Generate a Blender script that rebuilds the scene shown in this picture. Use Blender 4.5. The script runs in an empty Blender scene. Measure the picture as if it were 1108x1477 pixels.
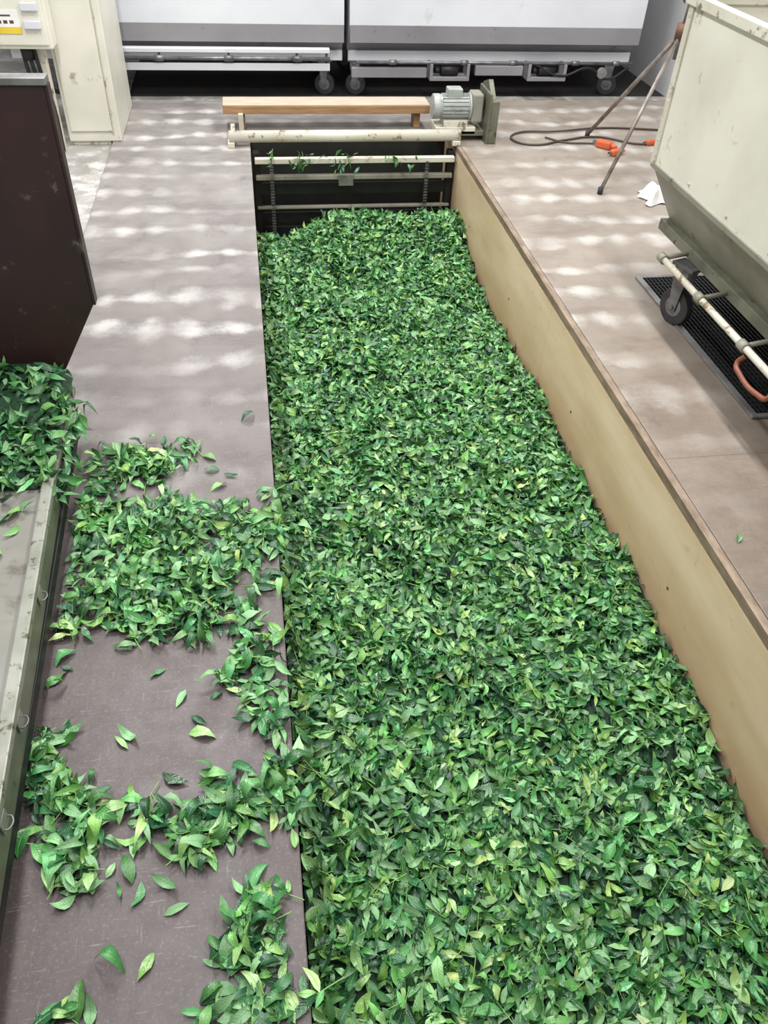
import bpy, bmesh, math, random
import numpy as np
from mathutils import Vector, Matrix
random.seed(4); rng=np.random.default_rng(7)
C=bpy.context; D=bpy.data
S=C.scene
try:
    S.view_settings.view_transform='Standard'; S.view_settings.look='None'
except Exception as e: print(e)

# ---------------------------------------------------------------- camera
f=1150.; H=1.6; vp=(324,-316); r=math.radians(3)
h3=Vector((math.cos(r),-math.sin(r),0))
dY=Vector(((vp[0]-554)/f,(738.5-vp[1])/f,-1)).normalized()
Zc=h3.cross(dY).normalized(); Xc=dY.cross(Zc).normalized()
R=Matrix((Xc,dY,Zc))
cam=D.objects.new('camera',D.cameras.new('camera')); S.collection.objects.link(cam)
cam.matrix_world=Matrix.Translation((0,0,H))@R.to_4x4()
cam.data.sensor_fit='VERTICAL'; cam.data.sensor_height=36; cam.data.lens=f/1477*36
cam.data.clip_start=.02
S.camera=cam

# ---------------------------------------------------------------- materials
def sr(c):
    return tuple(((v/255)/12.92 if v/255<=.04045 else ((v/255+.055)/1.055)**2.4) for v in c)+(1,)
class NT:
    def __init__(s,name):
        s.m=D.materials.new(name); s.m.use_nodes=True; s.t=s.m.node_tree; s.n=s.t.nodes
        s.b=s.n['Principled BSDF']; s.tc=s.n.new('ShaderNodeTexCoord')
    def lk(s,a,b): s.t.links.new(a,b)
    def noise(s,scale,detail=4,rough=.55,stretch=None):
        n=s.n.new('ShaderNodeTexNoise'); n.inputs['Scale'].default_value=scale
        n.inputs['Detail'].default_value=detail; n.inputs['Roughness'].default_value=rough
        if stretch:
            mp=s.n.new('ShaderNodeMapping'); mp.inputs['Scale'].default_value=stretch
            s.lk(s.tc.outputs['Object'],mp.inputs[0]); s.lk(mp.outputs[0],n.inputs['Vector'])
        else: s.lk(s.tc.outputs['Object'],n.inputs['Vector'])
        return n.outputs['Fac']
    def rng(s,v,a,b,c=0,d=1,smooth=False):
        n=s.n.new('ShaderNodeMapRange'); 
        if smooth: n.interpolation_type='SMOOTHSTEP'
        s.lk(v,n.inputs[0])
        for i,x in enumerate((a,b,c,d)): n.inputs[i+1].default_value=x
        return n.outputs[0]
    def math(s,op,a,b=None):
        n=s.n.new('ShaderNodeMath'); n.operation=op
        for i,x in enumerate((a,b)):
            if x is None: continue
            if isinstance(x,(int,float)): n.inputs[i].default_value=x
            else: s.lk(x,n.inputs[i])
        return n.outputs[0]
    def mix(s,fac,a,b,mode='MIX'):
        n=s.n.new('ShaderNodeMix'); n.data_type='RGBA'; n.blend_type=mode
        if isinstance(fac,(int,float)): n.inputs[0].default_value=fac
        else: s.lk(fac,n.inputs[0])
        for i,x in ((6,a),(7,b)):
            if isinstance(x,tuple): n.inputs[i].default_value=x
            else: s.lk(x,n.inputs[i])
        return n.outputs[2]
    def sep(s):
        n=s.n.new('ShaderNodeSeparateXYZ'); s.lk(s.tc.outputs['Object'],n.inputs[0]); return n.outputs
    def bump(s,h,strength=.3,dist=.01):
        n=s.n.new('ShaderNodeBump'); n.inputs['Strength'].default_value=strength; n.inputs['Distance'].default_value=dist
        s.lk(h,n.inputs['Height']); s.lk(n.outputs[0],s.b.inputs['Normal'])
def mat(name,c1,c2=None,rough=.5,metal=0,scale=8,patch=None,pt=(.6,.68),pscale=6,bump=.15,stretch=None,spec=.5):
    k=NT(name); c2=c2 or tuple(v*.85 for v in c1)
    col=k.mix(k.rng(k.noise(scale,5,stretch=stretch),.35,.65),sr(c1),sr(c2))
    if patch: col=k.mix(k.rng(k.noise(pscale,8,.7),pt[0],pt[1]),col,sr(patch))
    k.lk(col,k.b.inputs['Base Color']); k.b.inputs['Roughness'].default_value=rough; k.b.inputs['Metallic'].default_value=metal
    k.b.inputs['Specular IOR Level'].default_value=spec
    k.bump(k.noise(scale*6,4,stretch=stretch),bump,.002)
    return k.m
def floor_mat(name,near,far,pale,y0,y1,rowp,x0,colp,seams=(),rough=.42,ms=.55):
    k=NT(name); o=k.sep(); X,Y=o[0],o[1]
    base=k.mix(k.rng(k.noise(3,6,.65),.35,.7),sr(near),sr(far))
    base=k.mix(k.rng(k.noise(40,4),.3,.8,0,.35),base,sr(tuple(v*.75 for v in near)))
    base=k.mix(k.rng(k.noise(130,3,.8),.55,.7,0,.16),base,sr((200,190,180)))
    base=k.mix(k.math('MULTIPLY',k.rng(Y,y0-.3,y1,0,.8),k.rng(k.noise(5,5,.6),.25,.65,.45,1)),base,sr(pale))  # far-end sheen painted into the colour, paler with Y
    base=k.mix(k.rng(k.noise(1.6,5,.7,(1,2.4,1)),.5,.7,0,.4),base,sr(tuple(v*.8 for v in near)))
    base=k.mix(k.rng(k.noise(7,7,.75,(1,.5,1)),.58,.66,0,.22),base,sr(tuple(v*.6 for v in near)))
    # pale pads in rows, fading in along Y
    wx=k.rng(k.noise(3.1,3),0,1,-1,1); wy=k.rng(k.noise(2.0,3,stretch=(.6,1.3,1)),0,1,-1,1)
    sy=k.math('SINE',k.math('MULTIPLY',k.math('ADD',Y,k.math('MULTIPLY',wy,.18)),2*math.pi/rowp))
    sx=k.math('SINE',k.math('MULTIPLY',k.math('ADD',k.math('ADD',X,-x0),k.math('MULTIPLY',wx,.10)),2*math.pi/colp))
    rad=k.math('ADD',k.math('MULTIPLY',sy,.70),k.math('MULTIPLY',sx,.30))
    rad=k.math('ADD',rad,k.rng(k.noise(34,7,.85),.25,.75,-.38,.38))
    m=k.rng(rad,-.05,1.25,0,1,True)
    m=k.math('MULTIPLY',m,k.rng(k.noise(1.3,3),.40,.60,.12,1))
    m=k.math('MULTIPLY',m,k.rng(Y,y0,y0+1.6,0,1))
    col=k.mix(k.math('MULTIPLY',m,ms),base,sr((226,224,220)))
    for s_ in seams:
        d=k.math('ABSOLUTE',k.math('ADD',Y,-s_))
        col=k.mix(k.rng(d,.001,.003,.4,0),col,sr((70,58,54)))
    sc=k.noise(12,3,.6,(1,14,1))
    col=k.mix(k.rng(sc,.64,.72,0,.25),col,sr((180,172,166)))
    sc=k.noise(10,3,.6,(12,1,1))
    col=k.mix(k.rng(sc,.66,.72,0,.2),col,sr((170,162,156)))
    k.lk(col,k.b.inputs['Base Color'])
    k.lk(k.rng(k.noise(9,5),.3,.7,rough-.06,rough+.14),k.b.inputs['Roughness'])
    k.bump(k.noise(70,4),.25,.002)
    return k.m
M={}
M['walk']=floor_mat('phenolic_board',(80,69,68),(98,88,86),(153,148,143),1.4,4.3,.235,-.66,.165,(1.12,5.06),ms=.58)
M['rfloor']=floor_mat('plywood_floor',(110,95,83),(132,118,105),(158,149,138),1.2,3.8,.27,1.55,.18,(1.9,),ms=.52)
M['conc']=mat('concrete_floor',(168,164,158),(142,137,131),.7,scale=4,patch=(195,193,189),pt=(.5,.6),bump=.3)
M['dfloor']=mat('bin_shade_floor',(50,46,44),(36,34,34),.8,scale=4,bump=.3)  # dark tone paints the shade under the back bins
def plymat():
    k=NT('plywood_wall'); o=k.sep()
    col=k.mix(k.rng(k.noise(3,5,stretch=(1,.6,3)),.35,.65),sr((238,214,186)),sr((220,193,160)))
    low_tone=k.math('MULTIPLY',k.rng(k.math('ADD',o[2],k.rng(k.noise(4,5,.65),0,1,-.12,.12)),-.14,-.50),.62)  # browner towards the bottom, broken up by noise
    col=k.mix(low_tone,col,sr((188,145,102)))
    col=k.mix(k.rng(k.noise(16,6,.7),.60,.72,0,.4),col,sr((150,122,92)))
    for s_ in (3.02,):
        d=k.math('ABSOLUTE',k.math('ADD',o[1],-s_)); col=k.mix(k.rng(d,.001,.003,.3,0),col,sr((120,94,66)))
    k.lk(col,k.b.inputs['Base Color']); k.b.inputs['Roughness'].default_value=.36
    k.bump(k.noise(30,4,stretch=(1,.5,4)),.1,.002); return k.m
M['ply']=plymat()
M['plyedge']=mat('plywood_edge',(150,132,114),(112,94,78),.6,scale=30,stretch=(1,.3,1))
M['cream']=mat('cream_paint',(222,219,205),(206,203,188),.42,scale=2.5,patch=(158,148,124),pt=(.62,.69),pscale=7)
M['cream2']=mat('cream_paint_worn',(208,204,190),(186,181,164),.45,scale=3,patch=(118,98,72),pt=(.55,.63),pscale=14)
M['white']=mat('white_sheet_metal',(216,218,223),(200,202,208),.4,scale=1.2,patch=(174,174,176),pt=(.62,.76),pscale=3)
M['grey']=mat('grey_sheet_metal',(138,136,139),(118,116,120),.45,scale=1.5,patch=(98,94,90),pt=(.60,.7),pscale=5)
M['olive']=mat('olive_paint',(148,145,133),(124,121,109),.45,scale=3,patch=(84,78,66),pt=(.58,.67),pscale=9)
M['oliveframe']=mat('olive_frame',(116,117,100),(92,93,79),.42,scale=8,patch=(60,50,38),pt=(.6,.66),pscale=22,metal=.2)
M['railtop']=mat('tray_rail_metal',(156,157,146),(128,130,118),.38,scale=8,patch=(84,76,60),pt=(.56,.63),pscale=22,metal=.3)
M['deck']=mat('tray_deck',(150,148,140),(126,124,116),.4,scale=3,patch=(96,90,80),pt=(.54,.68),pscale=8,metal=.25)
M['maroon']=mat('maroon_steel',(54,32,30),(38,25,26),.4,scale=4,patch=(92,82,80),pt=(.60,.66),pscale=9)
M['rim']=mat('galvanised_rim',(150,150,150),(116,114,112),.4,metal=.5,scale=10)
M['dark']=mat('dark_steel',(34,34,34),(22,23,24),.5,metal=.3,scale=8)
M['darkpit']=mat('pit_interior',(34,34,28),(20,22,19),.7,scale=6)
M['steel']=mat('steel',(130,130,132),(92,92,94),.4,metal=.6,scale=14)
M['rubber']=mat('rubber',(52,52,54),(38,38,40),.6,scale=20)
M['motor']=mat('motor_grey',(168,172,168),(146,150,146),.4,scale=10,patch=(96,92,80),pt=(.58,.68),pscale=20)
M['wood']=mat('plank_wood',(170,134,96),(146,110,76),.6,scale=6,stretch=(1,12,12),bump=.3)
M['wood2']=mat('plank_top',(192,178,158),(168,152,132),.6,scale=6,stretch=(1,12,12),bump=.3)
M['rust']=mat('rusty_metal',(116,82,64),(86,64,52),.6,scale=18,metal=.3)
M['pole']=mat('dull_pole',(150,142,134),(104,92,84),.5,scale=14,metal=.4)
M['redh']=mat('copper_brown_handle',(142,80,58),(112,66,50),.45,scale=14)
M['orange']=mat('orange_plastic',(206,100,58),(180,82,44),.4,scale=8)
M['cable']=mat('brown_cable',(74,62,54),(60,50,44),.5,scale=10)
M['bag']=mat('white_plastic',(220,218,216),(198,196,194),.35,scale=12)
M['yellow']=mat('yellow_label',(226,196,60),(206,176,50),.5)
M['labelw']=mat('white_label',(232,232,228),(220,220,216),.5)
M['black']=mat('black_paint',(18,18,20),(12,12,13),.6)
M['wallw']=mat('wall_paint',(206,206,206),(190,190,192),.7,scale=1.5,patch=(160,160,160),pt=(.64,.8),pscale=3)

# ---------------------------------------------------------------- mesh helpers
def link(o,parent=None):
    S.collection.objects.link(o)
    if parent: o.parent=parent
    return o
def empty(name,loc=(0,0,0)):
    e=D.objects.new(name,None); e.location=loc; e.empty_display_size=.1; return link(e)
def fin(bm,name,m,parent=None,bevel=0,smooth=False,seg=2):
    bmesh.ops.recalc_face_normals(bm,faces=bm.faces)
    me=D.meshes.new(name); bm.to_mesh(me); bm.free(); o=D.objects.new(name,me)
    for x in (m if isinstance(m,(list,tuple)) else [m]): me.materials.append(x)
    if smooth:
        for p in me.polygons: p.use_smooth=True
    if bevel:
        b=o.modifiers.new('bevel','BEVEL'); b.width=bevel; b.segments=seg; b.limit_method='ANGLE'; b.angle_limit=math.radians(35)
    return link(o,parent)
def addbox(bm,x0,x1,y0,y1,z0,z1,mi=0):
    v=[bm.verts.new((x,y,z)) for x in (x0,x1) for y in (y0,y1) for z in (z0,z1)]
    for q in ((0,1,3,2),(4,6,7,5),(0,4,5,1),(2,3,7,6),(0,2,6,4),(1,5,7,3)):
        fc=bm.faces.new([v[i] for i in q]); fc.material_index=mi
def box(name,x0,x1,y0,y1,z0,z1,m,parent=None,bevel=.003):
    bm=bmesh.new(); addbox(bm,x0,x1,y0,y1,z0,z1); return fin(bm,name,m,parent,bevel)
def boxes(name,lst,m,parent=None,bevel=.003):
    bm=bmesh.new()
    for b in lst: addbox(bm,*b)
    return fin(bm,name,m,parent,bevel)
def addtube(bm,p0,p1,r,seg=14,r2=None):
    p0=Vector(p0);p1=Vector(p1);d=p1-p0
    mt=Matrix.Translation((p0+p1)/2)@d.to_track_quat('Z','Y').to_matrix().to_4x4()
    bmesh.ops.create_cone(bm,cap_ends=True,segments=seg,radius1=r,radius2=r if r2 is None else r2,depth=d.length,matrix=mt)
def tubes(name,lst,m,parent=None,bevel=0,seg=14):
    bm=bmesh.new()
    for t in lst: addtube(bm,*t[:3],seg=seg,r2=(t[3] if len(t)>3 else None))
    o=fin(bm,name,m,parent,bevel)
    for p in o.data.polygons:
        if len(p.vertices)==4: p.use_smooth=True
    return o
def prism(name,prof,axis,a0,a1,m,parent=None,bevel=.003):
    def P(p,a): return {'X':(a,p[0],p[1]),'Y':(p[0],a,p[1]),'Z':(p[0],p[1],a)}[axis]
    bm=bmesh.new(); A=[bm.verts.new(P(p,a0)) for p in prof]; B=[bm.verts.new(P(p,a1)) for p in prof]
    bm.faces.new(A); bm.faces.new(B[::-1]); n=len(prof)
    for i in range(n): bm.faces.new((A[i],A[(i+1)%n],B[(i+1)%n],B[i]))
    return fin(bm,name,m,parent,bevel)
def curve(name,pts,r,m,parent=None,cyc=False):
    cu=D.curves.new(name,'CURVE'); cu.dimensions='3D'; cu.bevel_depth=r; cu.bevel_resolution=3; cu.resolution_u=10
    sp=cu.splines.new('BEZIER'); sp.bezier_points.add(len(pts)-1)
    for b,p in zip(sp.bezier_points,pts): b.co=p; b.handle_left_type=b.handle_right_type='AUTO'
    sp.use_cyclic_u=cyc; cu.materials.append(m); o=D.objects.new(name,cu); return link(o,parent)

# ---------------------------------------------------------------- room
PX=1.25; PB=5.32
bm=bmesh.new()
addbox(bm,-2.6,-.8,-1.5,7.4,-.08,-.02)
addbox(bm,-.8,3.1,5.95,6.12,-.08,-.02)
fin(bm,'floor',M['conc'],bevel=0)
box('floor_bin_shade',-.8,3.1,6.12,7.4,-.08,-.025,M['dfloor'],bevel=0)  # no gutter here: under-bin shade painted as a dark floor
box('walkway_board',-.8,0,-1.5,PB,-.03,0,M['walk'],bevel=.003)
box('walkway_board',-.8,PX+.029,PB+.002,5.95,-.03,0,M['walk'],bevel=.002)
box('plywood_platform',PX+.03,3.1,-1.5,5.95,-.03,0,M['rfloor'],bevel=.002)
box('trim_1',PX,PX+.027,-1.5,PB,-.035,.001,M['plyedge'],bevel=.002)
wr=box('wall_pit_right',PX,PX+.03,-1.5,PB,-.95,-.036,M['ply'],bevel=0)
tubes('screws',[((PX+.001,y,-.30),(PX-.0015,y,-.30),.006) for y in (.6,1.6,2.6,3.6,4.5)],M['rust'],wr)
box('wall_pit_left',-.03,-.002,-1.5,PB,-.95,-.031,M['ply'],bevel=0)
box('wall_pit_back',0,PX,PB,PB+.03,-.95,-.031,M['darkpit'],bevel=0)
box('wall_pit_front',0,PX,-1.03,-1.0,-.95,0,M['ply'],bevel=0)
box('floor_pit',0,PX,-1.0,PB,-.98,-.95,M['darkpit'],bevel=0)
box('wall_back',-2.6,3.1,7.4,7.5,-.08,3.6,M['wallw'],bevel=0)
box('wall_right',3.1,3.2,-1.5,7.4,-.08,3.6,M['wallw'],bevel=0)
box('wall_left',-2.7,-2.6,-1.5,7.4,-.08,3.6,M['wallw'],bevel=0)

# ---------------------------------------------------------------- casters
def caster(name,x,y,z_top,rad,parent,ang=0,w=.035,fl=0):
    e=D.objects.new(name,None); link(e,parent); e.location=(x,y,fl); e.rotation_euler=(0,0,ang)
    def ring(nm,rr,ww,m):
        b=bmesh.new(); addtube(b,(-ww/2,0,rad),(ww/2,0,rad),rr,28); fin(b,nm,m,e,.004)
    ring('tyre',rad,w,M['rubber']); ring('hub',rad*.55,w+.006,M['steel']); ring('axle',rad*.14,w+.035,M['steel'])
    for s in (-1,1):
        prism('fork',[(-rad*.22,rad*.8),(rad*.22,rad*.8),(rad*.55,z_top-.012),(-rad*.5,z_top-.012)],'X',s*(w/2+.006),s*(w/2+.010),M['steel'],e,.001)
    box('plate',-w,w,-rad*.75,rad*.75,z_top-.014,z_top,M['steel'],e)
    tubes('swivel',[((0,rad*.1,z_top-.03),(0,rad*.1,z_top-.01),rad*.45)],M['steel'],e)
    return e

# ---------------------------------------------------------------- hopper cart on the right
def shell(name,prof,axis,a0,a1,m,parent,th=.004,ends=True):
    def P(p,a): return {'X':(a,p[0],p[1]),'Y':(p[0],a,p[1])}[axis]
    bm=bmesh.new(); A=[bm.verts.new(P(p,a0)) for p in prof]; B=[bm.verts.new(P(p,a1)) for p in prof]
    n=len(prof)
    for i in range(n-1):
        fc=bm.faces.new((A[i],A[i+1],B[i+1],B[i])); fc.material_index=1 if (0<i<n-2) else 0
    if ends: bm.faces.new(A); bm.faces.new(B[::-1])
    o=fin(bm,name,[m[0],m[1]],parent,0)
    s=o.modifiers.new('solid','SOLIDIFY'); s.thickness=th; s.offset=0
    b=o.modifiers.new('bevel','BEVEL'); b.width=.006; b.segments=3; b.limit_method='ANGLE'; b.angle_limit=.5
    return o
rc=empty('tea_hopper_cart')
Y0,Y1=1.25,3.13
shell('hopper_body',[(1.6,1.09),(1.6,.53),(1.74,.30),(2.32,.30),(2.46,.53),(2.46,1.09)],'Y',Y0,Y1,(M['cream'],M['olive']),rc)
boxes('rim',[(1.578,1.612,Y0-.02,Y1+.02,1.075,1.11),(2.45,2.48,Y0-.02,Y1+.02,1.075,1.11),(1.612,2.45,Y1-.012,Y1+.02,1.075,1.11),(1.612,2.45,Y0-.02,Y0+.012,1.075,1.11)],M['cream2'],rc)
boxes('corner_strip',[(1.590,1.600,Y1-.03,Y1+.006,.53,1.075),(1.590,1.600,Y0-.006,Y0+.03,.53,1.075)],M['cream2'],rc,.003)
boxes('seam_flange',[(1.592,1.602,Y0,Y1,.515,.535)],M['olive'],rc,.002)
boxes('chassis',[(1.70,1.74,Y0,Y1,.255,.30),(2.30,2.34,Y0,Y1,.255,.30),(1.74,2.30,Y1-.3,Y1-.26,.255,.298),(1.74,2.30,Y0+.3,Y0+.34,.255,.298)],M['oliveframe'],rc)
tubes('push_bar',[((1.60,2.86,.255),(1.60,1.3,.255),.013)],M['cream2'],rc)
tubes('push_bar_clamps',[((1.60,y-.02,.255),(1.60,y+.02,.255),.019) for y in (2.84,2.5,2.16,1.7)]+[((1.60,y,.255),(1.715,y,.275),.009) for y in (2.84,2.5,2.16,1.7)],M['olive'],rc)
curve('latch_handle',[(1.60,2.13,.235),(1.585,2.14,.20),(1.58,2.10,.185),(1.58,1.97,.185),(1.585,1.93,.2),(1.60,1.94,.235)],.009,M['redh'],rc)
for (x,y) in ((1.685,2.78),(1.70,1.5),(2.32,2.78),(2.32,1.5)):
    caster('caster',x,y,.255,.075,rc,ang=.35)
tubes('rivets',[((1.596,y,z),(1.588,y,z),.005) for y in (3.115,) for z in (1.04,.9,.76,.62)]+[((1.596,y,.56),(1.592,y,.56),.005) for y in (2.8,2.5,2.2,1.9,1.6)],M['cream2'],rc,seg=8)

# floor grate beside it
g=empty('floor_drain_grate')
box('dark_sheet',1.69,2.5,2.1,3.17,.0005,.003,M['black'],g,0)  # black sheet painting the dark of the drain hollow below the bars
boxes('frame',[(1.685,1.71,2.085,3.185,.003,.012),(2.49,2.515,2.085,3.185,.003,.012),(1.71,2.49,2.085,2.105,.003,.012),(1.71,2.49,3.165,3.185,.003,.012)],M['rim'],g,.001)
boxes('bars',[(x,x+.005,2.105,3.165,.004,.011) for x in np.arange(1.722,2.485,.018)]+[(1.71,2.49,y,y+.003,.003,.008) for y in np.arange(2.12,3.16,.03)],M['dark'],g,0)

# ---------------------------------------------------------------- back carts (long steel leaf bins)
def backbin(x0,x1,yf,name):
    e=empty(name)
    yb=yf+.95; fl=-.025
    shell('bin_body',[(yf,1.25),(yf,.43),(yf+.13,.26),(yb-.13,.26),(yb,.43),(yb,1.25)],'X',x0,x1,(M['white'],M['grey']),e)
    boxes('lower_band',[(x0,x1,yf-.006,yf,.33,.435)],M['grey'],e,.002)
    boxes('rim',[(x0-.01,x1+.01,yf-.02,yf+.01,1.23,1.27),(x0-.01,x1+.01,yb-.01,yb+.02,1.23,1.27)],M['white'],e)
    boxes('chassis',[(x0,x1,yf+.1,yf+.14,.2,.262),(x0,x1,yb-.14,yb-.1,.2,.262)]+[(x,x+.04,yf+.14,yb-.14,.2,.258) for x in (x0+.1,(x0+x1)/2,x1-.14)],M['white'],e)
    for x in (x0+.25 if x0<0 else x0+.06,x1-.12):
        for y in (yf+.14,yb-.12): caster('caster',x,y,.225,.07,e,ang=1.2,fl=fl)
    return e
b1=backbin(-1.5,.67,6.05,'wheeled_leaf_bin')
boxes('front_guard',[(-.85,.57,6.0,6.06,.275,.30),(-.85,.57,6.0,6.01,.17,.215)],M['white'],b1)
tubes('front_rail',[((-.85,5.99,.245),(.57,5.99,.245),.012)]+[((x,6.03,.20),(x,6.03,.29),.008) for x in (-.55,-.1,.35,.55)]+[((x-.03,5.99,.245),(x+.03,5.99,.245),.018) for x in (-.55,-.1,.35)],M['steel'],b1)
b2=backbin(.71,2.76,6.05,'wheeled_leaf_bin')
tubes('front_rail',[((.75,6.0,.225),(2.72,6.0,.225),.010)]+[((x-.025,6.0,.225),(x+.025,6.0,.225),.016) for x in (1.0,1.5,1.85,2.3,2.6)],M['steel'],b2)
def sidemotor(x,par):
    boxes('drive_bracket',[(x-.14,x+.14,5.98,6.1,.115,.14),(x-.14,x-.12,5.98,6.1,.14,.22),(x+.12,x+.14,5.98,6.1,.14,.22)],M['grey'],par)
    tubes('drive_motor',[((x-.06,6.02,.175),(x+.06,6.02,.175),.035),((x-.1,6.02,.175),(x-.06,6.02,.175),.022)],M['dark'],par)
sidemotor(1.40,b2); sidemotor(2.1,b2)
boxes('front_guard',[(1.58,1.92,5.98,6.02,.15,.21),(.72,1.24,6.0,6.03,.13,.19)],M['grey'],b2)
curve('air_hose',[(2.0,6.0,.22),(2.2,5.98,.15),(2.4,5.98,.2),(2.55,5.98,.13),(2.7,6.0,.2)],.008,M['dark'],b2)
tubes('hand_wheel',[((2.5,5.99,.17),(2.5,5.97,.17),.035)],M['rim'],b2)

# ---------------------------------------------------------------- pillar cabinet & electrical box (top-left)
p=empty('machine_cabinet')
box('cabinet_body',-1.04,-.745,5.12,5.82,.001,2.2,M['cream'],p,.006)
box('plinth',-1.04,-.81,5.13,5.8,-.019,.001,M['cream2'],p,.001)
box('front_panel',-1.02,-.79,5.108,5.12,.06,2.1,M['cream'],p,.004)
box('panel_seam',-.785,-.78,5.112,5.12,.06,2.1,M['cream2'],p,0)
e=empty('electrical_control_box')
box('box_body',-1.62,-.985,4.93,5.06,.52,1.15,M['cream'],e,.008)
box('door',-1.60,-1.0,4.918,4.93,.54,1.13,M['cream'],e,.006)
box('yellow_label',-1.33,-1.12,4.913,4.918,.595,.625,M['yellow'],e,0)
box('white_label',-1.33,-1.12,4.913,4.918,.625,.70,M['labelw'],e,0)
boxes('label_text',[(-1.32+i*.03,-1.30+i*.03,4.9125,4.913,.64,.655) for i in range(6)]+[(-1.32,-1.16,4.9125,4.913,.672,.68)],M['rust'],e,0)
boxes('terminal_block',[(-1.10,-1.02,4.895,4.918,.62,.655),(-1.10,-1.02,4.895,4.918,.70,.735)],M['white'],e)
boxes('stand_legs',[(-1.10,-1.05,5.0,5.05,-.02,.52),(-1.6,-1.55,5.0,5.05,-.02,.52)],M['cream2'],e)
for i,dx in enumerate((0,.03,.06)):
    curve('cable',[(-1.16+dx,4.99,.52),(-1.14+dx,4.97,.38),(-1.09+dx*.5,4.98,.25),(-1.12+dx,5.0,-.01)],.01,M['dark'],e)
tubes('cable_gland',[((-1.13,4.99,.46),(-1.13,4.99,.52),.03)],M['black'],e)

# ---------------------------------------------------------------- left dump cart: maroon end plate + tray
t=empty('dump_cart_tray')
prism('end_plate',[(-1.7,1.03),(-.49,1.03),(-.49,.44),(-.665,.14),(-1.7,.14)],'Y',2.25,2.285,M['maroon'],t,.004)
boxes('end_plate_rim',[(-1.7,-.485,2.243,2.292,1.03,1.047)],M['rim'],t,.002)
boxes('end_plate_edge',[(-.49,-.483,2.248,2.287,.44,1.03)],M['maroon'],t,.001)
prism('deck',[(-1.7,2.24),(-.60,2.24),(-.565,.4),(-.50,-.6),(-1.7,-.6)],'Z',.150,.168,M['deck'],t,.002)
def rail(name,xa,ya,xb,yb_,w,z0,z1,m):
    prism(name,[(xa-w,ya),(xa,ya),(xb,yb_),(xb-w,yb_)],'Z',z0,z1,m,t,.003)
rail('frame_rail_top',-.585,1.76,-.47,-.6,.030,.169,.192,M['railtop'])
rail('frame_rail_side',-.592,1.76,-.477,-.6,.018,.085,.168,M['oliveframe'])
rail('frame_rail_lower',-.60,2.2,-.49,-.6,.02,.05,.085,M['dark'])
boxes('legs',[(-.72,-.66,1.9,1.96,0.001,.15),(-.72,-.66,0,.06,0.001,.15),(-1.6,-1.54,1.9,1.96,-.019,.15),(-1.6,-1.54,0,.06,-.019,.15)],M['dark'],t)
for yy in (1.37,1.02,.80):
    xx=-.592+(1.76-yy)*.049+.003
    curve('ring_bracket',[(xx,yy-.015,.145),(xx+.012,yy-.012,.145),(xx+.012,yy+.012,.145),(xx,yy+.015,.145)],.0018,M['steel'],t)
    box('bracket_plate',xx-.001,xx+.003,yy-.018,yy+.018,.13,.167,M['railtop'],t,.001)

# ---------------------------------------------------------------- conveyor take-up at the pit end
c=empty('pit_conveyor')
boxes('rails',[(0.02,1.23,4.93,4.97,-.075,-.045)],M['cream2'],c)
boxes('rail_mid',[(0.02,1.23,4.96,5.0,-.18,-.155),(0.02,1.23,4.97,5.0,-.36,-.345)],M['olive'],c)
boxes('slats',[(0.03,1.22,5.0,5.02,z,z+.07) for z in (-.28,-.46,-.55)],M['dark'],c)
boxes('uprights',[(.01,.05,4.99,5.05,-.94,-.03),(1.20,1.24,4.99,5.05,-.94,-.03)],M['dark'],c)
box('label',.52,.61,4.955,4.96,-.215,-.155,M['rim'],c,0)
bm=bmesh.new()
for x in (.115,1.06):
    for i in range(26):
        z=-.07-i*.018
        addbox(bm,x-.006,x+.006,4.925,4.931,z-.006,z+.004)
        addbox(bm,x-.011,x-.007,4.922,4.935,z-.007,z+.002)
        addbox(bm,x+.007,x+.011,4.922,4.935,z-.007,z+.002)
fin(bm,'drive_chains',M['steel'],c)
tubes('cross_pipe',[((-.12,5.02,.055),(1.27,5.02,.055),.033)],M['cream2'],c,seg=20)
boxes('pipe_brackets',[(-.13,-.09,4.98,5.06,.001,.03),(-.06,-.03,5.25,5.285,0.001,.11),(-.11,-.085,5.04,5.25,.02,.06),(1.22,1.27,4.98,5.3,0.003,.03)],M['cream2'],c)
pk=empty('wooden_plank')
box('board',-.15,1.13,5.29,5.47,.10,.148,M['wood'],pk,.004)
box('board_face',-.148,1.128,5.292,5.468,.1482,.151,M['wood2'],pk,.001)
boxes('bearer',[(-.06,-.02,5.34,5.44,0.001,.10),(1.04,1.08,5.34,5.44,0.001,.10)],M['wood'],pk)
# gear motor
gm=empty('gear_motor',(.05,0,0))
bm=bmesh.new(); addtube(bm,(1.10,5.16,.18),(1.29,5.16,.18),.064,28)
fin(bm,'motor_case',M['motor'],gm,.006)
tubes('fan_cover',[((1.065,5.16,.18),(1.11,5.16,.18),.070),((1.285,5.16,.18),(1.30,5.16,.18),.077)],M['motor'],gm,.005,28)
bm=bmesh.new()
for i in range(20):
    a=i*math.pi/10; m4=Matrix.Translation((1.2,5.16,.18))@Matrix.Rotation(a,4,'X')
    n0=len(bm.verts); addbox(bm,-.08,.08,-.002,.002,.06,.072); bm.verts.ensure_lookup_table()
    for v in bm.verts[n0:]: v.co=m4@v.co
fin(bm,'cooling_fins',M['motor'],gm)
box('terminal_box',1.15,1.24,5.12,5.2,.235,.285,M['motor'],gm,.006)
boxes('feet',[(1.13,1.28,5.09,5.23,.08,.115),(1.08,1.33,5.08,5.25,.04,.08)],M['cream2'],gm)
box('gearbox',1.30,1.37,5.10,5.22,.10,.26,M['olive'],gm,.01)
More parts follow.
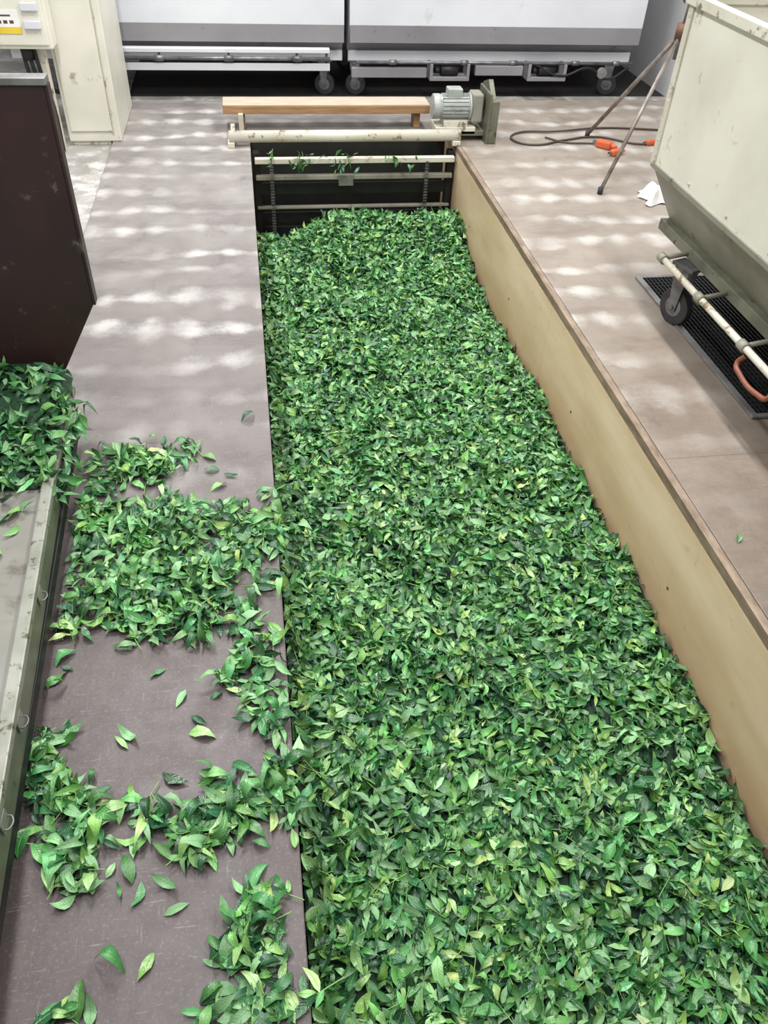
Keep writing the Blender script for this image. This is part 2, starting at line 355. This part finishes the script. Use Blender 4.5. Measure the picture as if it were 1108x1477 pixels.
boxes('bearing_bracket',[(1.385,1.40,5.02,5.28,0.001,.28),(1.40,1.45,5.02,5.035,.001,.24),(1.24,1.385,5.08,5.28,.031,.06)],M['oliveframe'],gm)
prism('bracket_cheek',[(5.03,.24),(5.16,.33),(5.28,.29),(5.28,.24)],'X',1.401,1.43,M['oliveframe'],gm)
tubes('shaft',[((1.34,5.16,.18),(1.46,5.16,.18),.018),((1.40,5.16,.18),(1.425,5.16,.18),.05)],M['dark'],gm)

# ---------------------------------------------------------------- tripod, cable, plugs, bag
tp=empty('tripod_stand')
ap=Vector((2.30,4.55,.70))
tubes('legs',[(ap,(1.882,4.192,.02),.011),(ap,(2.142,5.148,.02),.012),(ap,(2.748,4.7,.02),.012)],M['pole'],tp)
tubes('mast',[(ap-Vector((0,0,.12)),ap+Vector((.04,.0,.75)),.013)],M['rim'],tp)
tubes('hub',[(ap-Vector((0,0,.03)),ap+Vector((0,0,.05)),.03)],M['rust'],tp)
tubes('clamp',[(ap+Vector((-.03,0,.16)),ap+Vector((.09,0,.2)),.022)],M['rust'],tp)
tubes('feet',[((1.88,4.19,0.001),(1.88,4.19,.035),.015),((2.14,5.15,.001),(2.14,5.15,.035),.015),((2.75,4.7,.001),(2.75,4.7,.035),.015)],M['rubber'],tp)
ec=empty('extension_cord')
curve('cord',[(2.62,5.0,.008),(2.42,4.98,.008),(2.2,5.12,.008),(1.95,5.06,.008),(1.74,4.98,.008),(1.63,5.06,.008),(1.68,5.2,.008),(1.95,5.22,.012),(2.3,5.3,.008),(2.7,5.25,.008)],.006,M['cable'],ec)
curve('cord_end',[(2.2,4.98,.008),(2.1,5.0,.008),(1.95,5.02,.008),(1.85,5.12,.008)],.005,M['cable'],ec)
def plug(x,y,a,s):
    e_=D.objects.new('plug',None); link(e_,ec); e_.location=(x,y,.001); e_.rotation_euler=(0,0,a)
    box('plug_body',-.05*s,.05*s,-.025*s,.025*s,0,.045*s,M['orange'],e_,.01)
    tubes('plug_collar',[((.05*s,0,.022*s),(.085*s,0,.022*s),.018*s,.009*s)],M['orange'],e_)
    boxes('prongs',[(-.075*s,-.05*s,-.012*s,-.008*s,.015*s,.03*s),(-.075*s,-.05*s,.008*s,.012*s,.015*s,.03*s)],M['steel'],e_,0)
plug(2.17,4.93,-.8,1.0); plug(2.20,4.80,.4,.8); plug(2.50,4.98,.2,.7)
bm=bmesh.new(); bmesh.ops.create_grid(bm,x_segments=16,y_segments=16,size=1)
for v in bm.verts:
    x,y=v.co.x,v.co.y
    rr=max(abs(x),abs(y)); hgt=.07*(1-rr**2)*(1+.6*math.sin(5*x+3*y)*math.cos(4*y-2*x))
    v.co=Vector((2.2+.11*x*(1+.15*math.sin(6*y)),4.10+.09*y*(1+.2*math.sin(5*x)),.003+max(0,hgt)+.006*random.random()))
o=fin(bm,'plastic_bag',M['bag'],None,0,True)

# ---------------------------------------------------------------- leaves
def leafmat():
    k=NT('tea_leaf')
    a=k.n.new('ShaderNodeVertexColor'); a.layer_name='Col'
    b=k.n.new('ShaderNodeVertexColor'); b.layer_name='TV'
    s=k.n.new('ShaderNodeSeparateColor'); k.lk(b.outputs[0],s.inputs[0])
    t_,v_,g_=s.outputs[0],s.outputs[1],s.outputs[2]
    rib=k.rng(v_,.02,.12,1,0)
    side=k.math('SINE',k.math('MULTIPLY',k.math('SUBTRACT',t_,k.math('MULTIPLY',v_,.16)),62))
    sv=k.rng(side,.85,1,0,.06)
    vein=k.mix(.45,a.outputs[0],(.36,.58,.20,1))
    col=k.mix(k.math('MAXIMUM',k.math('MULTIPLY',rib,.8),k.math('MULTIPLY',sv,2.0)),a.outputs[0],vein)
    col=k.mix(k.rng(k.noise(60,3),.4,.75,0,.35),col,k.mix(1.0,a.outputs[0],(.55,.62,.52,1),'MULTIPLY'))
    k.lk(col,k.b.inputs['Base Color'])
    k.lk(k.rng(g_,0,1,.25,.52),k.b.inputs['Roughness'])
    k.b.inputs['Specular IOR Level'].default_value=.65
    hh=k.math('ADD',k.math('ADD',k.math('MULTIPLY',rib,-1),k.math('MULTIPLY',side,.12)),k.math('MULTIPLY',k.noise(90,3),1.8))
    k.bump(hh,.6,.0014)
    return k.m
ML=leafmat()
T=np.array([0,.10,.26,.46,.66,.84,.94,1.]); PR=np.array([.04,.42,.86,1.,.80,.40,.14,.02])
PAL=np.array([[.009,.058,.022],[.020,.115,.034],[.046,.200,.048],[.10,.325,.075],[.20,.48,.125],[.34,.63,.23]])
def shoots(P,L,yaw,frac):
    """gather a share of the leaves into tea shoots: 4 leaves fanning from one stem"""
    n=int(len(P)*frac)//4*4
    idx=rng.permutation(len(P))[:n].reshape(-1,4)
    base=P[idx[:,0]].copy(); main=rng.uniform(0,6.28,len(idx))
    fan=np.array([-.95,-.35,.3,.9]); back=np.array([.012,.002,.0,.016])
    for j in range(4):
        i=idx[:,j]; ya=main+fan[j]+rng.normal(0,.22,len(i)); yaw[i]=ya
        P[i,0]=base[:,0]+np.cos(ya)*L[i]*.5-np.cos(main)*back[j]
        P[i,1]=base[:,1]+np.sin(ya)*L[i]*.5-np.sin(main)*back[j]
        P[i,2]=base[:,2]+rng.uniform(0,.006,len(i))+.004
    return base,main
def leaves(name,P,L,yaw,pitch,roll,shade,parent=None,stems=None,xclip=None,yclip=None,zmin=None):
    N=len(P); nS=len(T)
    W=L*rng.uniform(.25,.43,N); curl=rng.normal(.12,.65,N); fold=np.abs(rng.normal(.15,.45,N)); tw=rng.normal(0,1.2,N)
    t=T[None,:,None]; s=np.array([-1,0,1.])[None,None,:]
    Lx=L[:,None,None]
    y=s*PR[None,:,None]*W[:,None,None]/2
    x=(t-.5)*Lx+0*y
    z=-curl[:,None,None]*((t-.5)**2)*Lx*2+fold[:,None,None]*np.abs(y)+tw[:,None,None]*(t-.5)*y
    z=z+.25*np.sin(t*13+s*2+rng.uniform(0,6,N)[:,None,None])*np.abs(y)
    x=x*np.ones_like(y)
    y=y+ (rng.normal(0,.25,N)[:,None,None])*((t-.5)**2)*Lx
    V=np.stack([x,y*np.ones_like(x),z],-1).reshape(N,-1,3)
    cr,sn=np.cos(roll),np.sin(roll); a=V.copy()
    V[:,:,1]=a[:,:,1]*cr[:,None]-a[:,:,2]*sn[:,None]; V[:,:,2]=a[:,:,1]*sn[:,None]+a[:,:,2]*cr[:,None]
    cr,sn=np.cos(pitch),np.sin(pitch); a=V.copy()
    V[:,:,0]=a[:,:,0]*cr[:,None]+a[:,:,2]*sn[:,None]; V[:,:,2]=-a[:,:,0]*sn[:,None]+a[:,:,2]*cr[:,None]
    cr,sn=np.cos(yaw),np.sin(yaw); a=V.copy()
    V[:,:,0]=a[:,:,0]*cr[:,None]-a[:,:,1]*sn[:,None]; V[:,:,1]=a[:,:,0]*sn[:,None]+a[:,:,1]*cr[:,None]
    V+=P[:,None,:]
    if zmin is not None:
        lo=V[:,:,2].min(1); V[:,:,2]+=np.maximum(0,zmin-lo)[:,None]
    nv=nS*3
    q=[]
    for i in range(nS-1):
        for j in range(2):
            b=i*3+j; q.append((b,b+3,b+4,b+1))
    q=np.array(q); F=(q[None]+(np.arange(N)*nv)[:,None,None]).reshape(-1,4)
    idx=np.clip(shade,0,1)*(len(PAL)-1); i0=np.floor(idx).astype(int).clip(0,len(PAL)-2); fr=(idx-i0)[:,None]
    col=PAL[i0]*(1-fr)+PAL[i0+1]*fr
    col=col*rng.uniform(.85,1.15,(N,1)); col[:,0]*=rng.uniform(.75,1.6,N); col[:,2]*=rng.uniform(.8,1.5,N)
    under=rng.random(N)<.16
    col[under]=np.array([.21,.42,.19])*rng.uniform(.7,1.2,(under.sum(),1))
    colv=np.ones((N,nv,4)); colv[:,:,:3]=col[:,None,:]
    tv=np.zeros((N,nv,4)); tv[:,:,3]=1
    tv[:,:,0]=np.repeat(T,3)[None]; tv[:,:,1]=np.tile([1,0,1],nS)[None]
    tv[:,:,2]=np.where(under,1.,rng.uniform(0,.7,N))[:,None]
    V=V.reshape(-1,3)
    colv=colv.reshape(-1,4); tv=tv.reshape(-1,4)
    if stems is not None:
        base_,main=stems; K=len(base_)
        ln=rng.uniform(.025,.06,K); pi_=rng.normal(0,.22,K)*(0.1 if zmin is not None else 1)
        d=np.stack([np.cos(main)*np.cos(pi_),np.sin(main)*np.cos(pi_),np.sin(pi_)],-1)
        c0=base_+np.array([0,0,.006])
        n1=np.stack([-np.sin(main),np.cos(main),0*main],-1); n2=np.cross(d,n1); rr=.0014; base=len(V)
        ring=[]
        for e_ in (-1.,.25):
            for k_ in range(3):
                an=k_*2.094
                ring.append(c0+d*(ln*e_)[:,None]+(n1*math.cos(an)+n2*math.sin(an))*rr)
        SV=np.stack(ring,1).reshape(-1,3)
        sf=np.array([(0,1,4,3),(1,2,5,4),(2,0,3,5)])
        SF=(sf[None]+(np.arange(K)*6)[:,None,None]).reshape(-1,4)+base
        V=np.concatenate([V,SV]); F=np.concatenate([F,SF])
        sc=np.ones((len(SV),4)); sc[:,:3]=(.22,.44,.10); colv=np.concatenate([colv,sc])
        st=np.ones((len(SV),4)); st[:,0]=.05; tv=np.concatenate([tv,st])
    if xclip: V[:,0]=np.clip(V[:,0],*xclip)
    if yclip: V[:,1]=np.clip(V[:,1],*yclip)
    me=D.meshes.new(name); me.vertices.add(len(V)); me.vertices.foreach_set('co',V.astype(np.float32).ravel())
    me.loops.add(F.size); me.loops.foreach_set('vertex_index',F.astype(np.int32).ravel())
    me.polygons.add(len(F)); me.polygons.foreach_set('loop_start',(np.arange(len(F))*4).astype(np.int32))
    me.polygons.foreach_set('loop_total',np.full(len(F),4,np.int32))
    me.polygons.foreach_set('use_smooth',np.ones(len(F),bool))
    me.update(calc_edges=True)
    for nm,dat in (('Col',colv),('TV',tv)):
        at=me.color_attributes.new(nm,'FLOAT_COLOR','POINT'); at.data.foreach_set('color',dat.astype(np.float32).ravel())
    me.materials.append(ML)
    o=D.objects.new(name,me); return link(o,parent)
def h(x,y):
    b=-.455+.020*np.sin(3.1*x+1.7*y+.5)+.014*np.sin(7*x-4.3*y)+.012*np.sin(11*y+5*x+1)
    k=np.clip((y-4.1)/.7,0,1); k=k*k*(3-2*k)
    side=np.clip((x-.12)/.4,0,1)
    b=b+k*(-.03+.14*side*(3-2*side)*side)
    lf=np.clip((.38-x)/.38,0,1)*np.clip((3.0-y)/1.2,0,1)
    return b+.13*lf
MB=mat('leaf_bed',(18,60,30),(10,40,22),.7,scale=60,bump=.6)
nx,ny=60,260
xs=np.linspace(.004,PX-.004,nx); ys=np.linspace(-.98,4.89,ny)
bm=bmesh.new(); grid=[[bm.verts.new((x,y,float(h(x,y))-.022+random.uniform(-.006,.006))) for x in xs] for y in ys]
for j in range(ny-1):
    for i in range(nx-1): bm.faces.new((grid[j][i],grid[j][i+1],grid[j+1][i+1],grid[j+1][i]))
pile=empty('tea_leaf_pile')
fin(bm,'leaf_bed',MB,pile,0,True)
N=38000
x=rng.uniform(.012,PX-.012,N); y=rng.uniform(-.93,4.87,N)
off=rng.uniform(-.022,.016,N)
z=h(x,y)+off
P=np.stack([x,y,z],-1)
L=.032+.050*rng.beta(1.4,2.0,N)
lowf=np.sin(2.3*x+1.1*y)*np.cos(1.9*y-2.2*x)  # soft shadow patches, painted into the leaf colour
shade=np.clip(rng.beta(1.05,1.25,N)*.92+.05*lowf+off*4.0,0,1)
big=(rng.random(N)<.05); L[big]*=1.2
yaw=rng.uniform(0,6.28,N)
st=shoots(P,L,yaw,.42)
P[:,1]=np.clip(P[:,1],-.96,4.885)
leaves('leaf_layer',P,L,yaw,rng.normal(0,.40,N),rng.normal(0,.52,N),shade,pile,stems=st,xclip=(.002,PX-.002),yclip=(-.985,4.915))
blobs=[(-.40,2.02,.15,.07,190,.05),(-.53,1.82,.09,.12,130,.05),(-.32,1.72,.20,.09,440,.08),(-.06,1.66,.07,.10,150,.04),
(-.42,1.50,.12,.10,260,.06),(-.22,1.52,.15,.09,260,.05),(-.25,1.40,.11,.06,110,.05),(-.09,1.25,.06,.11,90,.03),(-.05,1.07,.05,.03,20,.02),(-.54,1.36,.02,.06,12,.01),
(-.46,.88,.08,.07,125,.035),(-.53,.97,.04,.09,56,.02),(-.30,.84,.07,.04,34,.02),(-.13,.86,.09,.05,90,.03),(-.02,.88,.03,.07,36,.02),
(-.42,.75,.08,.04,42,.02),(-.18,.78,.10,.025,30,.02),(-.10,.57,.05,.06,76,.03),(-.12,.48,.08,.035,48,.02),(-.45,.50,.04,.025,14,.02),(-.35,1.13,.2,.10,7,.004)]
pts=[]
for bx,by,sx,sy,n,hh in blobs:
    qx=rng.normal(bx,sx*.64,n); qy=rng.normal(by,sy*.72,n)
    dd=np.exp(-(((qx-bx)/sx)**2+((qy-by)/sy)**2))
    pts.append(np.stack([qx,qy,.004+rng.uniform(0,1,n)*hh*dd],-1))
P=np.concatenate(pts); P=P[(P[:,0]>-.565)&(P[:,0]<.015)]
n=len(P); L=rng.uniform(.032,.072,n); yaw=rng.uniform(0,6.28,n)
st=shoots(P,L,yaw,.45)
sing=np.array([(a,b,.004) for a,b in [(-.24,.66),(-.26,.71),(-.35,.58),(-.29,.565),(-.13,1.95),(-.07,2.25),(-.54,1.2),(-.25,1.14),(-.2,2.05),(-.17,1.9),(-.38,.5),(-.5,1.08),(-.31,1.22),(-.36,1.05)]])
P=np.concatenate([P,sing]); L=np.concatenate([L,rng.uniform(.04,.065,len(sing))]); yaw=np.concatenate([yaw,rng.uniform(0,6.28,len(sing))])
P[:,0]=np.clip(P[:,0],-.55,.03)
n=len(P); lift=P[:,2]>.014
leaves('scattered_tea_leaves',P,L,yaw,rng.normal(0,1,n)*np.where(lift,.4,.08),rng.normal(0,1,n)*np.where(lift,.5,.15),np.clip(rng.beta(1.1,1.3,n)*.95+P[:,2]*1.2,0,1),stems=st,zmin=.0015)
# heap on the dump cart
n=1500
x=rng.uniform(-1.5,-.59,n); y=rng.uniform(1.74,2.215,n)
hz=.10*np.clip((y-1.70)/.3,0,1)*np.clip((-.55-x)/.10,0.1,1)
P=np.stack([x,y,.185+hz*rng.uniform(.3,1.05,n)],-1)
sp=np.stack([rng.normal(-.585,.022,90),rng.uniform(1.70,2.15,90),rng.uniform(.09,.2,90)],-1)
ex=np.array([(-.70,1.62,.172),(-.66,1.57,.172),(-.73,1.66,.172),(-.64,1.66,.18),(-.65,1.72,.2),(-.76,1.55,.172),(-.68,1.5,.172),(-.69,1.68,.172),(-.75,1.70,.172),(-.67,1.64,.18)])
bm=bmesh.new()
gx=np.linspace(-1.55,-.60,30); gy=np.linspace(1.74,2.247,14)
gr=[[bm.verts.new((a,b,.169+.085*min(1,max(0,(b-1.72)/.3))*min(1,max(0,(-.57-a)/.1)))) for a in gx] for b in gy]
for j in range(13):
    for i in range(29): bm.faces.new((gr[j][i],gr[j][i+1],gr[j+1][i+1],gr[j+1][i]))
tpile=empty('tea_leaf_heap'); fin(bm,'heap_core',MB,tpile,0,True)
P=np.concatenate([P,ex]); n=len(P)
leaves('heap_leaves',P,rng.uniform(.036,.072,n),rng.uniform(0,6.28,n),rng.normal(0,.4,n),rng.normal(0,.5,n),np.clip(rng.beta(1.1,1.7,n)*.9,0,1),tpile,zmin=.1695,yclip=(1.3,2.247))
n=len(sp)
leaves('spilling_leaves',sp,rng.uniform(.040,.07,n),rng.uniform(0,6.28,n),rng.normal(.2,.5,n),rng.normal(0,.6,n),np.clip(rng.beta(1.1,1.6,n)*.9,0,1),tpile,zmin=.088)
n=46
x=np.concatenate([rng.normal(.30,.03,18),rng.normal(.57,.10,15),rng.uniform(.75,1.0,9),np.full(4,.12)])
P=np.stack([x,rng.uniform(4.90,4.912,n),-.04+rng.uniform(-.07,.03,n)],-1)
leaves('rail_tea_leaves',P,rng.uniform(.045,.065,n),rng.uniform(0,6.28,n),rng.normal(.9,.4,n),rng.normal(0,.5,n),rng.beta(2,2,n)*.8,yclip=(4.8,4.921))
leaves('fallen_tea_leaf',np.array([(1.345,1.51,.004)]),np.array([.04]),np.array([1.1]),np.array([0.]),np.array([.1]),np.array([.5]),zmin=.0015)

# ---------------------------------------------------------------- light
w=D.worlds.new('world'); S.world=w; w.use_nodes=True
w.node_tree.nodes['Background'].inputs[0].default_value=(.95,.985,1,1); w.node_tree.nodes['Background'].inputs[1].default_value=.52
def area(name,loc,sx,sy,power,col=(1,.995,.985),rot=(0,0,0)):
    l=D.lights.new(name,'AREA'); l.shape='RECTANGLE'; l.size=sx; l.size_y=sy; l.energy=power; l.color=col
    o=D.objects.new(name,l); o.location=loc; o.rotation_euler=rot; link(o)
for x_,pw in ((-.6,64),(1.5,64)):
    for y_,k_ in ((.8,.74),(3.0,1.2),(5.4,.95)):
        area('fluorescent_lamp',(x_,y_,3.2),.2,1.3,pw*k_)
